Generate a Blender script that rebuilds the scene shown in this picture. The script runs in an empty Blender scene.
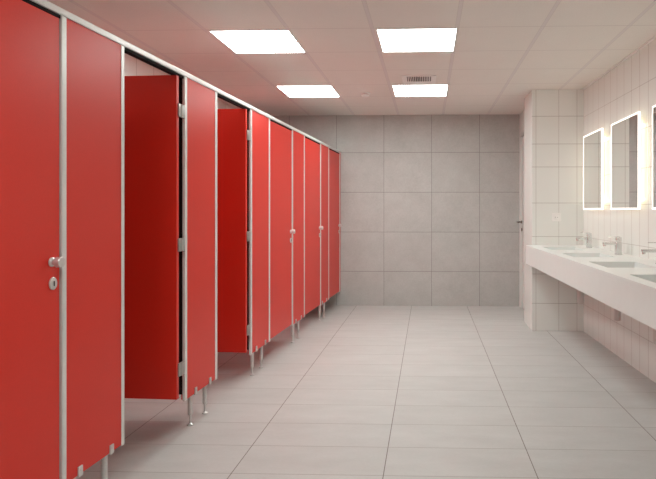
import bpy, bmesh, math
from mathutils import Vector, Matrix

C = bpy.context.scene.collection
PI = math.pi
EYE = 1.287            # eye height
CEIL = 2.577           # ceiling height
YB = 7.64              # back wall
XL = -2.453            # left wall
YF = -2.4              # wall behind the viewer
XD = 1.233             # wall that holds the door


# ------------------------------------------------------------------ materials
class NT:
    def __init__(self, name):
        self.m = bpy.data.materials.new(name)
        self.m.use_nodes = True
        self.t = self.m.node_tree
        self.b = self.t.nodes['Principled BSDF']

    def n(self, kind, **kw):
        nd = self.t.nodes.new(kind)
        for k, v in kw.items():
            setattr(nd, k, v)
        return nd

    def l(self, a, b):
        self.t.links.new(a, b)

    def math(self, op, a, b=None, c=None):
        nd = self.n('ShaderNodeMath', operation=op)
        for i, x in enumerate((a, b, c)):
            if x is None:
                continue
            if isinstance(x, (int, float)):
                nd.inputs[i].default_value = x
            else:
                self.l(x, nd.inputs[i])
        return nd.outputs[0]

    def pos(self):
        g = self.n('ShaderNodeNewGeometry')
        s = self.n('ShaderNodeSeparateXYZ')
        self.l(g.outputs['Position'], s.inputs[0])
        self.P = g.outputs['Position']
        return s.outputs

    def periodic(self, p, off, per, w):
        """1 on a joint of width w repeated every per, else 0"""
        d = self.math('PINGPONG', self.math('SUBTRACT', p, off), per / 2)
        return self.math('LESS_THAN', d, w / 2)

    def listed(self, p, vals, w):
        d = None
        for v in vals:
            e = self.math('ABSOLUTE', self.math('SUBTRACT', p, v))
            d = e if d is None else self.math('MINIMUM', d, e)
        return self.math('LESS_THAN', d, w / 2)

    def noise(self, vec, scale, detail=4, rough=.55, stretch=None):
        if stretch:
            mp = self.n('ShaderNodeMapping')
            mp.inputs['Scale'].default_value = stretch
            self.l(vec, mp.inputs[0])
            vec = mp.outputs[0]
        nd = self.n('ShaderNodeTexNoise')
        nd.inputs['Scale'].default_value = scale
        nd.inputs['Detail'].default_value = detail
        nd.inputs['Roughness'].default_value = rough
        self.l(vec, nd.inputs['Vector'])
        return nd.outputs['Fac']

    def ramp(self, fac, stops):
        r = self.n('ShaderNodeValToRGB')
        while len(r.color_ramp.elements) < len(stops):
            r.color_ramp.elements.new(.5)
        for e, (p, c) in zip(r.color_ramp.elements, stops):
            e.position = p
            e.color = (*c, 1)
        self.l(fac, r.inputs[0])
        return r.outputs[0]

    def mix(self, fac, a, b, mode='MIX'):
        nd = self.n('ShaderNodeMix', data_type='RGBA', blend_type=mode)
        if isinstance(fac, (int, float)):
            nd.inputs[0].default_value = fac
        else:
            self.l(fac, nd.inputs[0])
        for i, x in ((6, a), (7, b)):
            if isinstance(x, tuple):
                nd.inputs[i].default_value = (*x, 1)
            else:
                self.l(x, nd.inputs[i])
        return nd.outputs[2]

    def bump(self, h, strength=.3, dist=.002):
        b = self.n('ShaderNodeBump')
        b.inputs['Strength'].default_value = strength
        b.inputs['Distance'].default_value = dist
        self.l(h, b.inputs['Height'])
        self.l(b.outputs[0], self.b.inputs['Normal'])


def lin(r, g, b):
    f = lambda v: (v / 255) / 12.92 if v / 255 <= .04045 else ((v / 255 + .055) / 1.055) ** 2.4
    return (f(r), f(g), f(b))


def simple(name, col, rough=.5, metal=0., var=.03, scale=40., spec=.5, bump=0):
    k = NT(name)
    tc = k.n('ShaderNodeTexCoord')
    f = k.noise(tc.outputs['Object'], scale, 3)
    lo = tuple(max(0, c * (1 - var)) for c in col)
    hi = tuple(min(1, c * (1 + var)) for c in col)
    k.l(k.ramp(f, [(.3, lo), (.7, hi)]), k.b.inputs['Base Color'])
    k.b.inputs['Roughness'].default_value = rough
    k.b.inputs['Metallic'].default_value = metal
    k.b.inputs['Specular IOR Level'].default_value = spec
    if bump:
        k.bump(f, bump, .001)
    return k.m


def glow(name, col, strength):
    k = NT(name)
    k.b.inputs['Base Color'].default_value = (.8, .8, .8, 1)
    k.b.inputs['Emission Color'].default_value = (*col, 1)
    k.b.inputs['Emission Strength'].default_value = strength
    return k.m


def mat_floor():
    k = NT('stone_floor_tiles')
    x, y, z = k.pos()
    jx = k.periodic(x, -.2145, .7455, .005)
    jy = k.periodic(y, 3.072, .3295, .004)
    ix = k.math('FLOOR', k.math('DIVIDE', k.math('SUBTRACT', x, -.2145), .7455))
    iy = k.math('FLOOR', k.math('DIVIDE', k.math('SUBTRACT', y, 3.072), .3295))
    cb = k.n('ShaderNodeCombineXYZ')
    k.l(ix, cb.inputs[0]); k.l(iy, cb.inputs[1])
    wn = k.n('ShaderNodeTexWhiteNoise', noise_dimensions='3D')
    k.l(cb.outputs[0], wn.inputs[0])
    off = k.n('ShaderNodeVectorMath', operation='ADD')
    sc = k.n('ShaderNodeVectorMath', operation='SCALE')
    k.l(wn.outputs['Color'], sc.inputs[0]); sc.inputs['Scale'].default_value = 9
    k.l(k.P, off.inputs[0]); k.l(sc.outputs[0], off.inputs[1])
    cl = k.noise(off.outputs[0], 3.0, 6, .6, (1, 2.6, 1))
    fine = k.noise(off.outputs[0], 60, 3, .6, (1, 4, 1))
    col = k.ramp(cl, [(.28, (.500, .490, .474)), (.72, (.578, .570, .555))])
    col = k.mix(.22, col, k.ramp(fine, [(.3, (.44, .43, .415)), (.7, (.62, .61, .60))]))
    tint = k.ramp(wn.outputs['Value'], [(0, (.96, .96, .96)), (1, (1.0, 1.0, 1.0))])
    col = k.mix(1., col, tint, 'MULTIPLY')
    col = k.mix(k.math('MULTIPLY', jy, .8), col, (.24, .20, .18))
    col = k.mix(k.math('MULTIPLY', jx, .9), col, (.155, .125, .11))
    k.l(col, k.b.inputs['Base Color'])
    k.b.inputs['Roughness'].default_value = .46
    k.b.inputs['Specular IOR Level'].default_value = .35
    j = k.math('MAXIMUM', jx, jy)
    k.bump(k.math('SUBTRACT', k.math('MULTIPLY', fine, .12), j), .25, .0015)
    return k.m


def mat_back():
    k = NT('grey_stone_wall_tiles')
    x, y, z = k.pos()
    jx = k.periodic(x, .055, .6445, .0055)
    jz = k.listed(z, [2.07, 1.533, .996, .463], .0055)
    j = k.math('MAXIMUM', jx, jz)
    ix = k.math('FLOOR', k.math('DIVIDE', k.math('SUBTRACT', x, .055), .6445))
    iz = k.math('FLOOR', k.math('DIVIDE', k.math('SUBTRACT', z, .463), .5345))
    cb = k.n('ShaderNodeCombineXYZ')
    k.l(ix, cb.inputs[0]); k.l(iz, cb.inputs[1])
    wn = k.n('ShaderNodeTexWhiteNoise', noise_dimensions='3D')
    k.l(cb.outputs[0], wn.inputs[0])
    off = k.n('ShaderNodeVectorMath', operation='ADD')
    sc = k.n('ShaderNodeVectorMath', operation='SCALE')
    k.l(wn.outputs['Color'], sc.inputs[0]); sc.inputs['Scale'].default_value = 9
    k.l(k.P, off.inputs[0]); k.l(sc.outputs[0], off.inputs[1])
    cl = k.noise(off.outputs[0], 4.5, 8, .65)
    fine = k.noise(off.outputs[0], 55, 3, .65)
    col = k.ramp(cl, [(.3, (.44, .440, .422)), (.7, (.53, .530, .512))])
    col = k.mix(.25, col, k.ramp(fine, [(.3, (.40, .38, .36)), (.7, (.62, .60, .575))]))
    tint = k.ramp(wn.outputs['Value'], [(0, (.965, .965, .965)), (1, (1.0, 1.0, 1.0))])
    col = k.mix(1., col, tint, 'MULTIPLY')
    col = k.mix(k.math('MULTIPLY', j, .7), col, (.13, .11, .10))
    k.l(col, k.b.inputs['Base Color'])
    k.b.inputs['Roughness'].default_value = .5
    k.b.inputs['Specular IOR Level'].default_value = .35
    k.bump(k.math('SUBTRACT', k.math('MULTIPLY', fine, .15), j), .25, .0015)
    return k.m


def mat_white(name, h_axis, rows, per=None, off=0, cols=None, rough=.17):
    k = NT(name)
    p = k.pos()
    jz = k.listed(p[2], rows, .0055)
    a = p['XYZ'.index(h_axis)]
    jh = k.periodic(a, off, per, .009) if per else k.listed(a, cols, .0055)
    tone = k.noise(k.P, 1.5, 2)
    col = k.ramp(tone, [(.3, (.81, .82, .785)), (.7, (.84, .85, .815))])
    col = k.mix(k.math('MULTIPLY', jh, .62 if per else .55), col, (.36, .31, .28))
    col = k.mix(k.math('MULTIPLY', jz, .62), col, (.30, .26, .235))
    k.l(col, k.b.inputs['Base Color'])
    j = k.math('MAXIMUM', jh, jz)
    k.l(k.math('ADD', rough, k.math('MULTIPLY', j, .5)), k.b.inputs['Roughness'])
    wav = k.noise(k.P, 5, 2)
    k.bump(k.math('SUBTRACT', k.math('MULTIPLY', wav, .25), j), .2, .0015)
    return k.m


def mat_ceiling():
    k = NT('mineral_ceiling_tiles')
    x, y, z = k.pos()
    bx = k.periodic(x, -.3915, .6, .022)
    ex = k.math('SUBTRACT', k.periodic(x, -.3915, .6, .029), bx)
    by = k.periodic(y, 3.992, .5985, .010)
    speck = k.noise(k.P, 170, 2, .6)
    big = k.noise(k.P, 6, 3)
    col = k.ramp(speck, [(.3, (.76, .745, .70)), (.7, (.84, .825, .775))])
    col = k.mix(.12, col, k.ramp(big, [(.3, (.74, .72, .70)), (.7, (.85, .83, .81))]))
    col = k.mix(k.math('MULTIPLY', by, .5), col, (.56, .525, .51))
    col = k.mix(k.math('MULTIPLY', ex, .35), col, (.46, .42, .41))
    col = k.mix(k.math('MULTIPLY', bx, .55), col, (.70, .675, .68))
    k.l(col, k.b.inputs['Base Color'])
    k.b.inputs['Roughness'].default_value = .85
    k.b.inputs['Specular IOR Level'].default_value = .2
    k.bump(k.math('ADD', k.math('MULTIPLY', speck, .35), k.math('MAXIMUM', bx, by)), .25, .002)
    return k.m


M = {}
M['floor'] = mat_floor()
M['back'] = mat_back()
M['ceiling'] = mat_ceiling()
ROWS = [2.28, 1.93, 1.62, 1.335, 1.005, .62, .288]
PROWS = [2.293, 1.997, 1.752, 1.367, 1.009, .609, .296]
M['right'] = mat_white('white_wall_tiles', 'Y', ROWS, per=.1695, off=5.254)
M['left'] = mat_white('white_cubicle_wall_tiles', 'Y', ROWS, per=.30, off=4.70, rough=.25)
M['pier'] = mat_white('white_pier_tiles', 'X', PROWS, cols=[1.158, 1.40, 1.592], rough=.2)
M['plain_wall'] = simple('white_wall_paint', (.78, .765, .745), .6, var=.015, scale=8)
M['red'] = simple('red_laminate', (.68, .027, .0135), .36, var=.02, scale=120, spec=.38)
M['alu'] = simple('satin_aluminium', (.74, .735, .715), .36, metal=.25, var=.03, scale=60)
M['steel'] = simple('brushed_steel', (.66, .65, .635), .3, metal=.6, var=.05, scale=80)
M['hinge'] = simple('grey_hinge_metal', (.40, .38, .36), .4, metal=.5, var=.05, scale=80)
M['chrome'] = simple('chrome', (.78, .785, .775), .24, metal=.75, var=.01)
M['dark'] = simple('dark_slot', (.03, .028, .026), .5)
M['counter'] = simple('white_solid_surface', (.765, .785, .765), .3, var=.01, scale=12, spec=.45)
M['plastic'] = simple('white_plastic', (.86, .845, .82), .35, var=.015)
M['trap'] = simple('white_trap_plastic', (.68, .65, .62), .35, var=.02)
M['doorpaint'] = simple('white_door_paint', (.74, .75, .72), .4, var=.015, scale=6)
M['bronze'] = simple('dark_door_metal', (.16, .12, .10), .35, metal=.7)
M['lamp'] = glow('ceiling_panel_light', (.94, 1., .965), 14.6)
M['frame_glow'] = glow('mirror_edge_light', (1., .95, .85), 1.2)
M['halo'] = glow('mirror_back_light', (1., .82, .58), 4.6)
M['shade'] = simple('black_gap_shade', (.012, .010, .010), .8, spec=.2)  # black stand-in for the shade in the gaps around the doors
M['redled'] = simple('red_plastic', (.42, .10, .09), .4)


def mat_mirror():
    k = NT('mirror_silver')
    k.b.inputs['Base Color'].default_value = (.94, .94, .93, 1)
    k.b.inputs['Metallic'].default_value = 1
    k.b.inputs['Roughness'].default_value = .01
    return k.m


M['mirror'] = mat_mirror()


# ------------------------------------------------------------------ mesh helpers
def box(bm, x0, x1, y0, y1, z0, z1, bev=0., seg=2):
    r = bmesh.ops.create_cube(bm, size=1)
    vs = r['verts']
    for v in vs:
        v.co = Vector(((x0 + x1) / 2 + v.co.x * (x1 - x0), (y0 + y1) / 2 + v.co.y * (y1 - y0),
                       (z0 + z1) / 2 + v.co.z * (z1 - z0)))
    if bev:
        es = list({e for v in vs for e in v.link_edges})
        bmesh.ops.bevel(bm, geom=es, offset=bev, segments=seg, affect='EDGES', profile=.5)


def lathe(bm, prof, mat, n=24):
    """prof: (radius, height) list turned about local z, then moved by mat; closed ends"""
    rings = []
    for r, h in prof:
        rings.append([bm.verts.new(mat @ Vector((r * math.cos(2 * PI * i / n), r * math.sin(2 * PI * i / n), h)))
                      for i in range(n)])
    for a, b in zip(rings, rings[1:]):
        for i in range(n):
            bm.faces.new((a[i], a[(i + 1) % n], b[(i + 1) % n], b[i]))
    bm.faces.new(list(reversed(rings[0])))
    bm.faces.new(rings[-1])


def tube(bm, pts, r, n=14):
    """round bar through points with capped ends"""
    pts = [Vector(p) for p in pts]
    rings = []
    up = Vector((0, 0, 1))
    for i, p in enumerate(pts):
        d = ((pts[min(i + 1, len(pts) - 1)] - pts[max(i - 1, 0)])).normalized()
        a = d.cross(up if abs(d.z) < .9 else Vector((1, 0, 0))).normalized()
        b = d.cross(a).normalized()
        rings.append([bm.verts.new(p + r * (math.cos(2 * PI * j / n) * a + math.sin(2 * PI * j / n) * b)) for j in range(n)])
    for a, b in zip(rings, rings[1:]):
        for j in range(n):
            bm.faces.new((a[j], a[(j + 1) % n], b[(j + 1) % n], b[j]))
    bm.faces.new(rings[0]); bm.faces.new(list(reversed(rings[-1])))


def prism(bm, poly, z0, z1):
    a = [bm.verts.new((x, y, z0)) for x, y in poly]
    b = [bm.verts.new((x, y, z1)) for x, y in poly]
    n = len(poly)
    for i in range(n):
        bm.faces.new((a[i], a[(i + 1) % n], b[(i + 1) % n], b[i]))
    bm.faces.new(list(reversed(a))); bm.faces.new(b)


def obj(name, bm, mat, parent=None, smooth=False, loc=None):
    bmesh.ops.recalc_face_normals(bm, faces=bm.faces[:])
    me = bpy.data.meshes.new(name)
    bm.to_mesh(me); bm.free()
    me.materials.append(mat)
    o = bpy.data.objects.new(name, me)
    C.objects.link(o)
    if smooth:
        for p in me.polygons:
            p.use_smooth = True
        try:
            me.set_sharp_from_angle(angle=math.radians(35))
        except Exception:
            pass
    if parent:
        o.parent = parent
    if loc:
        o.location = loc
    return o


def thing(name, label, cat, loc=(0, 0, 0), rz=0., group=None):
    o = bpy.data.objects.new(name, None)
    o.empty_display_size = .1
    C.objects.link(o)
    o.location = loc; o.rotation_euler = (0, 0, rz)
    o['label'] = label; o['category'] = cat; o['kind'] = 'thing'
    if group:
        o['group'] = group
    return o


def struct(name, bm, mat, parent=None):
    o = obj(name, bm, mat, parent)
    if parent is None:
        o['kind'] = 'structure'
    return o


def B(*a, **k):
    bm = bmesh.new(); box(bm, *a, **k); return bm


def copy_tree(o, parent=None):
    c = o.copy(); C.objects.link(c)
    if parent:
        c.parent = parent
    for ch in list(o.children):
        copy_tree(ch, c)
    return c


# ------------------------------------------------------------------ the room
def wall_x(y):                       # face of the mirror wall
    return 1.7918 - .0215 * y


T = .12
struct('floor', B(XL - T, 2.2, YF - T, YB + T, -.1, 0), M['floor'])
struct('ceiling', B(XL - T, 2.2, YF - T, YB + T, CEIL, CEIL + .1), M['ceiling'])
struct('wall_back', B(XL - T, 2.2, YB, YB + T, 0, CEIL), M['back'])
struct('wall_left', B(XL - T, XL, YF, YB, 0, CEIL), M['left'])
struct('wall_front', B(XL - T, 2.2, YF - T, YF, 0, CEIL), M['plain_wall'])
bm = bmesh.new()
prism(bm, [(wall_x(YF), YF), (2.2, YF), (2.2, 6.085), (wall_x(6.085), 6.085)], 0, CEIL)
struct('wall_right', bm, M['right'])
# pier that ends the mirror wall, and the wall behind it with the door opening
bm = bmesh.new()
box(bm, 1.114, 2.2, 6.085, 6.571, 0, CEIL, bev=.004)
struct('wall_pier', bm, M['pier'])
bm = bmesh.new()
DY0, DY1, DZ = 6.66, 7.585, 2.285
box(bm, XD, 2.2, 6.571, DY0, 0, CEIL)
box(bm, XD, 2.2, DY1, YB, 0, CEIL)
box(bm, XD + .07, 2.2, DY0, DY1, DZ, CEIL)
box(bm, XD + .2, 2.2, DY0, DY1, 0, DZ)
struct('wall_side', bm, M['plain_wall'])
d = bpy.data.objects.new('door_1', None); C.objects.link(d)
d.location = (XD, 7.12, 0); d['kind'] = 'structure'
obj('door_leaf', B(.012, .052, DY0 + .045 - 7.12, DY1 - .045 - 7.12, .012, DZ - .03, bev=.003), M['doorpaint'], d)
bm = bmesh.new()
box(bm, -.004, .1, DY0 - 7.12, DY0 + .04 - 7.12, 0, DZ, bev=.003)
box(bm, -.004, .1, DY1 - .04 - 7.12, DY1 - 7.12, 0, DZ, bev=.003)
box(bm, -.004, .1, DY0 + .04 - 7.12, DY1 - .04 - 7.12, DZ - .022, DZ, bev=.003)
obj('door_frame', bm, M['doorpaint'], d)
obj('transom_panel', B(.004, .07, DY0 - 7.12, DY1 - 7.12, DZ + .014, CEIL, bev=.002), M['doorpaint'], d)
hp = 7.49 - 7.12
h = obj('door_handle', B(.0, .012, hp - .02, hp + .02, 1.115, 1.155, bev=.005), M['bronze'], d, True)
h['label'] = 'dark metal lever handle'
bm = bmesh.new()
tube(bm, [(.01, hp, 1.135), (-.045, hp, 1.135), (-.052, hp - .01, 1.135), (-.052, hp - .115, 1.133)], .0095)
obj('lever', bm, M['bronze'], h, True)
bm = bmesh.new()
lathe(bm, [(.019, 0), (.022, .002), (.022, .010), (.018, .012)], Matrix.Translation((.012, hp, 1.035)) @ Matrix.Rotation(-PI / 2, 4, 'Y'))
obj('key_plate', bm, M['bronze'], d, True)
# shadow moulding where the ceiling meets the mirror wall
bm = bmesh.new()
prism(bm, [(wall_x(YF) - .022, YF), (wall_x(YF), YF), (wall_x(6.08), 6.08), (wall_x(6.08) - .022, 6.08)], CEIL - .008, CEIL)
struct('trim_1', bm, M['plastic'])

# ------------------------------------------------------------------ cubicle front
A0, SL = -1.556, .0495                  # front plane X = A0 + SL*Y
NN = math.sqrt(1 + SL * SL)
RZ = math.atan2(1, SL)                # local x runs to the back wall, local y into the cubicles


def at(u, y=0., z=0.):
    return (A0 + SL / NN * u - y / NN, u / NN + y * SL / NN, z)


ZB, ZT = .1925, 2.0585                  # panel bottom, panel top (under the rail)
RAIL = 2.0855
TH = .028
PF = .0025                             # profiles stand proud by this


def leg_part(t, lu):
    """adjustable steel leg with a screw foot and its clamp"""
    y = .032
    bm = bmesh.new()
    lathe(bm, [(.013, .062), (.0142, .064), (.0142, ZB + .0), (.013, ZB + .002)], Matrix.Translation((lu, y, 0)), 20)
    lg = obj('leg', bm, M['steel'], t, True)
    bm = bmesh.new()
    lathe(bm, [(.018, .0), (.0195, .002), (.0195, .007), (.009, .013), (.0065, .016), (.0065, .063)], Matrix.Translation((lu, y, 0)), 20)
    obj('foot', bm, M['steel'], t, True)
    bm = bmesh.new()
    box(bm, lu - .0135, lu + .0135, -.007, -.0005, ZB - .002, ZB + .036, bev=.0015)
    box(bm, lu - .0135, lu + .0135, -.007, .047, ZB - .006, ZB - .0005, bev=.001)
    lathe(bm, [(.005, 0), (.005, .0025), (.003, .0035)], Matrix.Translation((lu, -.0065, ZB + .021)) @ Matrix.Rotation(PI / 2, 4, 'X'), 12)
    obj('clamp', bm, M['steel'], t, True)


# one cubicle of the row: its door, the fixed panel beside it and its side wall
CUB = []
for u, lab in ((1.90, 'nearest red toilet cubicle, its closed door with a round steel knob'),
               (2.86, 'nearer of the two red toilet cubicles whose doors stand open'),
               (3.92, 'farther of the two red toilet cubicles whose doors stand open'),
               (5.04, 'first closed red toilet cubicle beyond the two open ones'),
               (6.16, 'second closed red toilet cubicle beyond the two open ones'),
               (7.26, 'farthest red toilet cubicle, ending at the grey back wall')):
    q = thing('toilet_cubicle', lab, 'toilet cubicle', at(u), RZ, 'row of red toilet cubicles')
    CUB.append((q, u))


def part_of(k, name, bm, mat, u, y=0., z=0., rz=0.):
    q, u0 = CUB[k]
    o = obj(name, bm, mat, q, loc=(u - u0, y, z))
    o.rotation_euler = (0, 0, rz)
    return o


def panel(k, u0, u1, legs, pl=.026, pr=.026, z0=ZB):
    c = (u0 + u1) / 2
    a, b = u0 - c, u1 - c
    t = part_of(k, 'front_panel', B(a + pl * .6, b - pr * .6, 0, TH, z0, ZT, bev=.0012), M['red'], c)
    for s, w in ((a, pl), (b - pr, pr)):
        bm = bmesh.new()
        box(bm, s, s + w, -PF, -.0004, z0 - .004, ZT, bev=.0012)
        j0, j1 = (s, s + .004) if s == a else (s + w - .004, s + w)
        box(bm, j0, j1, -PF, .011, z0 - .004, ZT)
        obj('edge_profile', bm, M['alu'], t)
        obj('jamb_shade', B(j0, j1, .0112, TH + .006, z0 + .036, ZT), M['shade'], t)  # black strip painting the shade deep in the jamb gap
    for l in legs:
        leg_part(t, l - c)
    return t


PANELS = [
    (0, 1.180, 1.637, (1.290, 1.520), .03, .03),
    (0, 2.196, 2.621, (2.305, 2.520), .028, .024),
    (1, 3.215, 3.663, (3.352, 3.552), .031, .034),
    (2, 4.262, 4.720, (4.387, 4.597), .036, .034),
    (3, 5.363, 5.815, (5.485, 5.678), .032, .032),
    (4, 6.497, 6.942, (6.589, 6.804), .032, .032),
]
for p in PANELS:
    panel(*p)
e0, e1 = 7.580, 7.648
c = (e0 + e1) / 2
t = part_of(5, 'end_strip', B(e0 - c + .016, e1 - c, 0, TH, ZB, ZT, bev=.0012), M['red'], c)
bm = bmesh.new()
box(bm, e0 - c, e0 - c + .028, -PF, -.0004, ZB - .004, ZT, bev=.0012)
box(bm, e0 - c, e0 - c + .004, -PF, TH + .006, ZB - .004, ZT)
obj('edge_profile', bm, M['alu'], t)

# continuous top rail
t = thing('top_rail', 'long silver rail running along the top of the red cubicles', 'rail', at(4.5, 0, ZT), RZ)
bm = bmesh.new()
r0, r1 = 1.18 - 4.5, 7.648 - 4.5
box(bm, r0, r1, -PF - .004, .036, .0, RAIL - ZT, bev=.002)
box(bm, r0, r1, -PF - .0055, -PF - .002, .0045, .0085, bev=.0005)
obj('rail_profile', bm, M['alu'], t)
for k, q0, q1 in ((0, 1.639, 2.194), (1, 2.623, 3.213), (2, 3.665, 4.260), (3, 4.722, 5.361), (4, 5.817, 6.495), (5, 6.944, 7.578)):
    part_of(k, 'gap_shade', B(0, q1 - q0, .0015, .033, -.0135, -.0002), M['shade'], q0, 0, ZT)  # black strip in place of the shadow gap between rail and door



# doors
def knob(t, u, zk, inward=1):
    ry = Matrix.Rotation(PI / 2, 4, 'X')             # lathe axis points out of the door (-y)
    bm = bmesh.new()
    lathe(bm, [(.0165, 0), (.0185, .0015), (.0185, .006), (.0165, .0085), (.012, .010), (.012, .020),
               (.0185, .0215), (.0205, .024), (.0205, .042), (.0185, .0445)], Matrix.Translation((u, 0, zk)) @ ry, 28)
    obj('knob', bm, M['steel'], t, True)
    bm = bmesh.new()
    lathe(bm, [(.0185, 0), (.020, .0015), (.020, .006), (.0185, .0075), (.0105, .0085)],
          Matrix.Translation((u + .004, 0, zk - .083)) @ Matrix.Diagonal((1., 1., 1.22, 1.)) @ ry, 28)
    obj('lock_plate', bm, M['steel'], t, True)
    bm = bmesh.new()
    box(bm, u + .0012, u + .0068, -.0105, -.0075, zk - .093, zk - .073, bev=.0012)
    obj('key_slot', bm, M['dark'], t)


def closed_door(k, u0, u1, z0=ZB + .01):
    c = (u0 + u1) / 2
    a, b = u0 - c, u1 - c
    t = part_of(k, 'door', B(a, b, .001, .001 + TH, 0, ZT - .015 - z0, bev=.0015), M['red'], c, 0, z0)
    knob(t, b - .046, 1.088 - z0)
    for z in (.37, 1.06, 1.81):
        bm = bmesh.new()
        lathe(bm, [(.006, 0), (.006, .075)], Matrix.Translation((a + .006, .001 + TH + .008, z - z0)), 12)
        box(bm, a + .001, a + .03, TH + .001, TH + .006, z - z0, z - z0 + .075, bev=.001)
        obj('hinge', bm, M['hinge'], t, True)
    return t


closed_door(0, 1.640, 2.187)
closed_door(3, 4.730, 5.355)
closed_door(4, 5.825, 6.489)
closed_door(5, 6.950, 7.572)


def open_door(k, u1, width=.575):
    """hinged on the far post and swung square into the cubicle"""
    z0 = .2275
    t = part_of(k, 'door', B(-TH, 0, .003, width, 0, 2.046 - z0, bev=.0015), M['red'], u1, 0, z0)
    t['label'] = 'red door standing open into the cubicle'
    for z in (.352, 1.056, 1.815):
        bm = bmesh.new()
        zz = z - z0
        box(bm, -.014, .0555, -.0055, .003, zz, zz + .074, bev=.001)
        lathe(bm, [(.0075, 0), (.0075, .074)], Matrix.Translation((.012, -.004, zz)), 14)
        for q in (.018, .056):
            lathe(bm, [(.0035, 0), (.003, .0015)], Matrix.Translation((.024, -.004, zz + q)) @ Matrix.Rotation(PI / 2, 4, 'X'), 10)
        obj('hinge', bm, M['hinge'], t, True)
    # lock set on the free edge of the leaf
    bm = bmesh.new()
    ry = Matrix.Rotation(PI / 2, 4, 'Y')
    for s, m in ((0, Matrix.Translation((0, width - .045, 1.091 - z0)) @ ry),
                 (1, Matrix.Translation((-TH, width - .045, 1.091 - z0)) @ Matrix.Rotation(-PI / 2, 4, 'Y'))):
        lathe(bm, [(.0165, 0), (.0185, .0015), (.0185, .006), (.0165, .0085), (.0095, .010), (.0095, .028),
                   (.0165, .0295), (.0185, .032), (.0185, .054), (.0165, .0565)], m, 24)
    obj('knob', bm, M['steel'], t, True)
    return t


open_door(1, 3.157)
open_door(2, 4.207)

# side walls between the cubicles, hidden behind the front
for k, u in enumerate((2.412, 3.450, 4.492, 5.582, 6.700)):
    y = TH + .008
    L = at(u, y)[0] - XL - .003
    t = part_of(k, 'side_wall', B(-L, 0, -.013, .013, ZB, 2.03, bev=.0012), M['red'], u, y, 0, -RZ)
    bm = bmesh.new()
    lathe(bm, [(.019, 0), (.0195, .006), (.007, .014), (.007, .062), (.0125, .064), (.0125, ZB)], Matrix.Translation((-L * .8, 0, 0)), 16)
    obj('leg', bm, M['steel'], t, True)

# ------------------------------------------------------------------ washbasin counter
ZC, ZA = .917, .722                    # counter top, apron bottom


def front_x(y):
    return 1.107 - .0093 * y


CY0, CY1 = 1.75, 6.082
TAPY = [5.66, 4.80, 3.94]
BASINS = [(5.37, 5.80), (4.54, 4.97), (3.71, 4.14), (2.88, 3.31)]
BX0, BX1 = 1.165, 1.495
bm = bmesh.new()
t = thing('washbasin_counter', 'long white wall-hung counter with sunken basins below the lit mirrors', 'counter', (0, 0, 0))
# worktop with rectangular openings: strips and cross pieces
RD = .012
def quad(bm, pts):
    bm.faces.new([bm.verts.new(p) for p in pts])
ys = [CY0]
for b0, b1 in sorted(BASINS):
    ys += [b0, b1]
ys.append(CY1)
holes = {(b0, b1) for b0, b1 in BASINS}
for y0, y1 in zip(ys, ys[1:]):
    segs = [(front_x(y0), front_x(y1), BX0, BX0), (BX0, BX0, BX1, BX1), (BX1, BX1, wall_x(y0) - .001, wall_x(y1) - .001)]
    for i, (p, q, r, s) in enumerate(segs):
        if i == 1 and (y0, y1) in holes:
            continue
        quad(bm, [(p, y0, ZC), (r, y0, ZC), (s, y1, ZC), (q, y1, ZC)])
        quad(bm, [(p, y0, ZC - .03), (r, y0, ZC - .03), (s, y1, ZC - .03), (q, y1, ZC - .03)])
bmesh.ops.remove_doubles(bm, verts=bm.verts[:], dist=1e-5)
# outer rims
quad(bm, [(front_x(CY0), CY0, ZC), (wall_x(CY0) - .001, CY0, ZC), (wall_x(CY0) - .001, CY0, ZC - .03), (front_x(CY0), CY0, ZC - .03)])
quad(bm, [(front_x(CY1), CY1, ZC), (wall_x(CY1) - .001, CY1, ZC), (wall_x(CY1) - .001, CY1, ZC - .03), (front_x(CY1), CY1, ZC - .03)])
quad(bm, [(front_x(CY0), CY0, ZC), (front_x(CY1), CY1, ZC), (front_x(CY1), CY1, ZC - .03), (front_x(CY0), CY0, ZC - .03)])
quad(bm, [(wall_x(CY0) - .001, CY0, ZC), (wall_x(CY1) - .001, CY1, ZC), (wall_x(CY1) - .001, CY1, ZC - .03), (wall_x(CY0) - .001, CY0, ZC - .03)])
bmesh.ops.remove_doubles(bm, verts=bm.verts[:], dist=1e-5)
obj('worktop', bm, M['counter'], t)
bm = bmesh.new()
prism(bm, [(front_x(CY0), CY0), (front_x(CY0) + .022, CY0), (front_x(CY1) + .022, CY1), (front_x(CY1), CY1)], ZA, ZC - .0301)
prism(bm, [(front_x(CY0) + .022, CY0), (wall_x(CY0) - .001, CY0), (wall_x(CY0 + .022) - .001, CY0 + .022), (front_x(CY0 + .022) + .022, CY0 + .022)], ZA, ZC - .0301)
obj('apron', bm, M['counter'], t)
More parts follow.
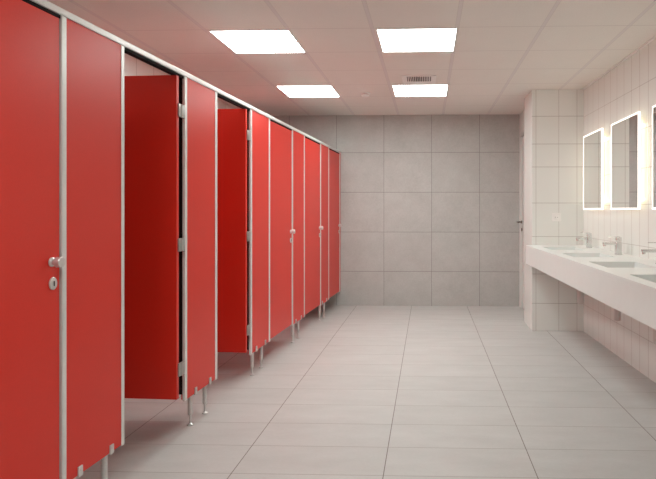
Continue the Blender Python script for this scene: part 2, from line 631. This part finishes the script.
for b0, b1 in BASINS:
    bm = bmesh.new()
    dz = .07
    def ring(ins, z):
        return [bm.verts.new(p) for p in ((BX0 + ins, b0 + ins, z), (BX1 - ins, b0 + ins, z), (BX1 - ins, b1 - ins, z), (BX0 + ins, b1 - ins, z))]
    rs = [ring(0, ZC), ring(.0, ZC - .03), ring(.004, ZC - .05), ring(.014, ZC - .063), ring(.03, ZC - dz), ring(.10, ZC - dz - .006)]
    for a, b in zip(rs, rs[1:]):
        for i in range(4):
            bm.faces.new((a[i], a[(i + 1) % 4], b[(i + 1) % 4], b[i]))
    bm.faces.new(rs[-1])
    bm.normal_update()
    me_o = obj('basin', bm, M['counter'], t)
    bm = bmesh.new()
    lathe(bm, [(.030, 0), (.031, .002), (.029, .004), (.006, .0045)], Matrix.Translation(((BX0 + BX1) / 2 + .04, (b0 + b1) / 2, ZC - dz - .0058)), 24)
    obj('drain', bm, M['chrome'], me_o, True)

# taps
TAPX = 1.60
tl = ['chrome basin tap farthest from the viewer, next to the white tiled pier',
      'middle chrome basin tap, in front of the second lit mirror',
      'chrome basin tap cut off by the right edge, below the nearest mirror']


def make_tap():
    t = thing('basin_tap', tl[0], 'tap', (TAPX, TAPY[0], ZC), math.radians(0), 'chrome taps on the white counter')
    bm = bmesh.new()
    box(bm, -.026, .026, -.026, .026, 0, .006, bev=.0025)
    box(bm, -.0235, .0235, -.0225, .0225, .004, .108, bev=.005, seg=3)
    obj('body', bm, M['chrome'], t, True)
    bm = bmesh.new()
    box(bm, -.128, -.018, -.016, .016, .082, .103, bev=.0045, seg=3)
    lathe(bm, [(.0095, 0), (.011, .001), (.011, .014)], Matrix.Translation((-.114, 0, .070)), 18)
    obj('spout', bm, M['chrome'], t, True)
    bm = bmesh.new()
    box(bm, -.0225, .0225, -.0215, .0215, .1105, .146, bev=.005, seg=3)
    box(bm, -.082, .012, -.013, .013, .146, .1525, bev=.0025)
    obj('lever', bm, M['chrome'], t, True)
    return t


tap = make_tap()
for i in (1, 2):
    o = copy_tree(tap)
    o.location = (TAPX, TAPY[i], ZC); o['label'] = tl[i]

# bottle traps under the basins
TR = [(1.500, 5.60), (1.575, 4.76), (1.575, 3.93)]
pl = ['white bottle trap under the counter nearest the tiled pier',
      'white bottle trap under the middle of the counter',
      'white bottle trap under the counter at the right edge']
for i, (x, y) in enumerate(TR):
    t = thing('bottle_trap', pl[i], 'drain trap', (x, y, .37), 0, 'white drain traps under the counter')
    bm = bmesh.new()
    lathe(bm, [(.022, .0), (.029, .006), (.031, .012), (.031, .125), (.033, .127), (.033, .145), (.026, .150)], Matrix.Identity(4), 24)
    obj('cup', bm, M['trap'], t, True)
    bm = bmesh.new()
    lathe(bm, [(.017, .150), (.017, .450), ], Matrix.Identity(4), 18)
    obj('tailpipe', bm, M['trap'], t, True)
    bm = bmesh.new()
    wx = wall_x(y) - x - .002
    tube(bm, [(.025, 0, .105), (wx, 0, .105)], .016)
    lathe(bm, [(.034, 0), (.034, .006), (.018, .012)], Matrix.Translation((wx, 0, .105)) @ Matrix.Rotation(-PI / 2, 4, 'Y'), 20)
    obj('outlet_pipe', bm, M['trap'], t, True)

# ------------------------------------------------------------------ lit mirrors
MZ0, MZ1 = 1.296, 2.050
ml = ['lit mirror nearest the white tiled pier, narrowest in view',
      'lit mirror in the middle, reflecting grey and white wall',
      'lit mirror cut off by the right edge of the view']
MIR = [(5.290, 5.910), (4.425, 5.080), (3.555, 4.205)]
for i, (y0, y1) in enumerate(MIR):
    yc = (y0 + y1) / 2
    t = thing('lit_mirror', ml[i], 'mirror', (wall_x(yc), yc, MZ0), 0, 'lit mirrors on the white tiled wall')
    a, b, H = y0 - yc, y1 - yc, MZ1 - MZ0
    fw = .012
    obj('back_box', B(-.036, .003, a + .15, b - .15, .15, H - .15, bev=.002), M['plastic'], t)
    obj('mirror_glass', B(-.0605, -.052, a + fw, b - fw, fw, H - fw), M['mirror'], t)
    bm = bmesh.new()
    for q in ((a, a + fw, 0, H), (b - fw, b, 0, H), (a + fw, b - fw, 0, fw), (a + fw, b - fw, H - fw, H)):
        box(bm, -.062, -.044, *q, bev=.001)
    obj('light_frame', bm, M['frame_glow'], t)
    obj('back_plate', B(-.052, -.036, a + fw, b - fw, fw, H - fw), M['plastic'], t)
    bm = bmesh.new()
    for q in ((a + .075, a + .087, .075, H - .075), (b - .087, b - .075, .075, H - .075),
              (a + .087, b - .087, .075, .087), (a + .087, b - .087, H - .087, H - .075)):
        box(bm, -.036, -.030, *q)
    obj('light_strip', bm, M['halo'], t)

# ------------------------------------------------------------------ socket on the pier
t = thing('power_socket', 'small white power socket on the white tiled pier', 'socket', (1.373, 6.085, 1.215))
obj('cover_plate', B(-.047, .047, -.009, 0, -.044, .044, bev=.003), M['plastic'], t)
bm = bmesh.new()
lathe(bm, [(.029, 0), (.029, .0012), (.026, .0022)], Matrix.Translation((0, -.009, 0)) @ Matrix.Rotation(PI / 2, 4, 'X'), 28)
s = obj('outlet', bm, M['plastic'], t, True)
bm = bmesh.new()
for dx in (-.0095, .0095):
    lathe(bm, [(.003, 0), (.003, .0006)], Matrix.Translation((dx, -.0112, .0)) @ Matrix.Rotation(PI / 2, 4, 'X'), 12)
obj('pin_holes', bm, M['dark'], s)

# ------------------------------------------------------------------ ceiling fittings
gx = [-.3915 - 1.2, -.3915]
rows = [3.992 - .5985 * 6, 3.992, 3.992 + .5985 * 3]  # first row is out of view, added to light the near cubicles and floor
names = {
    (0, 1): 'bright square ceiling light above the second open cubicle door, nearer left one',
    (1, 1): 'bright square ceiling light at centre top, the nearer right one',
    (0, 2): 'bright square ceiling light above the far cubicles, the farther left one',
    (1, 2): 'bright square ceiling light next to the air vent, the farther right one',
    (0, 0): 'added square ceiling light, unseen overhead at left, before the nearest cubicle door',
    (1, 0): 'added square ceiling light, unseen overhead at centre, nearest the viewer',
}


def make_light():
    t = thing('ceiling_light', '', 'ceiling light', (0, 0, CEIL), 0, 'square ceiling panel lights')
    s, e = .288, .2805
    bm = bmesh.new()
    for q in ((-s, s, -s, -e), (-s, s, e, s), (-s, -e, -e, e), (e, s, -e, e)):
        box(bm, q[0], q[1], q[2], q[3], -.006, 0)
    obj('light_frame', bm, M['plastic'], t)
    obj('diffuser', B(-e, e, -e, e, -.005, 0), M['lamp'], t)
    return t


first = make_light()
used = False
for j, y in enumerate(rows):
    for i, x in enumerate(gx):
        o = first if not used else copy_tree(first)
        used = True
        o.location = (x + .315, y + .2993, CEIL)
        o['label'] = names[(i, j)]

# air vent
VX, VY = -.083, 5.572
t = thing('ceiling_vent', 'square white ceiling air vent with a dark slotted grille', 'vent', (VX, VY, CEIL))
sx, sy, hx, hy0, hy1 = .166, .182, .117, -.145, .075
bm = bmesh.new()
for q in ((-sx, sx, -sy, hy0), (-sx, sx, hy1, sy), (-sx, -hx, hy0, hy1), (hx, sx, hy0, hy1)):
    box(bm, *q, -.008, 0, bev=.002)
obj('frame', bm, M['plastic'], t)
obj('grille_back', B(-hx, hx, hy0, hy1, -.0015, 0), M['dark'], t)
for k in range(13):
    x = -.108 + k * .018
    sl = obj('slat', B(-.002, .002, hy0 + .002, hy1 - .002, -.011, -.001), M['plastic'], t, loc=(x, 0, -.0005))
    sl.rotation_euler = (0, math.radians(7 * (k - 6)), 0)

t = thing('smoke_detector', 'small round smoke detector on the ceiling left of the far light', 'smoke detector', (-.685, 6.20, CEIL))
bm = bmesh.new()
lathe(bm, [(.058, 0), (.058, -.008), (.054, -.012)], Matrix.Identity(4), 28)
obj('base', bm, M['plastic'], t, True)
bm = bmesh.new()
lathe(bm, [(.040, -.012), (.040, -.018), (.046, -.020), (.044, -.032), (.030, -.042), (.010, -.045)], Matrix.Identity(4), 28)
obj('head', bm, M['plastic'], t, True)
bm = bmesh.new()
lathe(bm, [(.039, -.013), (.041, -.014), (.041, -.018), (.039, -.0185)], Matrix.Identity(4), 24)
obj('sensor_slots', bm, M['redled'], t, True)

# ------------------------------------------------------------------ camera, world, view
f_px = 566.
theta = math.atan(f_px / 18000.)
cx = 427.5 - f_px * math.tan(theta)
cam = bpy.data.cameras.new('camera')
cam.sensor_width = 36.
cam.sensor_fit = 'HORIZONTAL'
cam.lens = f_px / 656. * 36.
cam.shift_x = (328. - cx) / 656.
cam.shift_y = (210.5 - 239.5) / 656.
cam.clip_start = .02
co = bpy.data.objects.new('camera', cam)
C.objects.link(co)
co.location = (0, 0, EYE)
co.rotation_euler = (PI / 2, 0, theta)
bpy.context.scene.camera = co

w = bpy.data.worlds.new('world')
w.use_nodes = True
w.node_tree.nodes['Background'].inputs[0].default_value = (.9, .93, 1, 1)
w.node_tree.nodes['Background'].inputs[1].default_value = .02
sc = bpy.context.scene
sc.world = w
sc.view_settings.view_transform = 'Standard'
sc.view_settings.look = 'None'
sc.view_settings.gamma = 1
sc.view_settings.use_curve_mapping = False
sc.view_settings.exposure = .47
sc.cycles.max_bounces = 14
sc.cycles.diffuse_bounces = 8
sc.cycles.glossy_bounces = 6
sc.cycles.use_denoising = True
sc.cycles.sample_clamp_indirect = 6
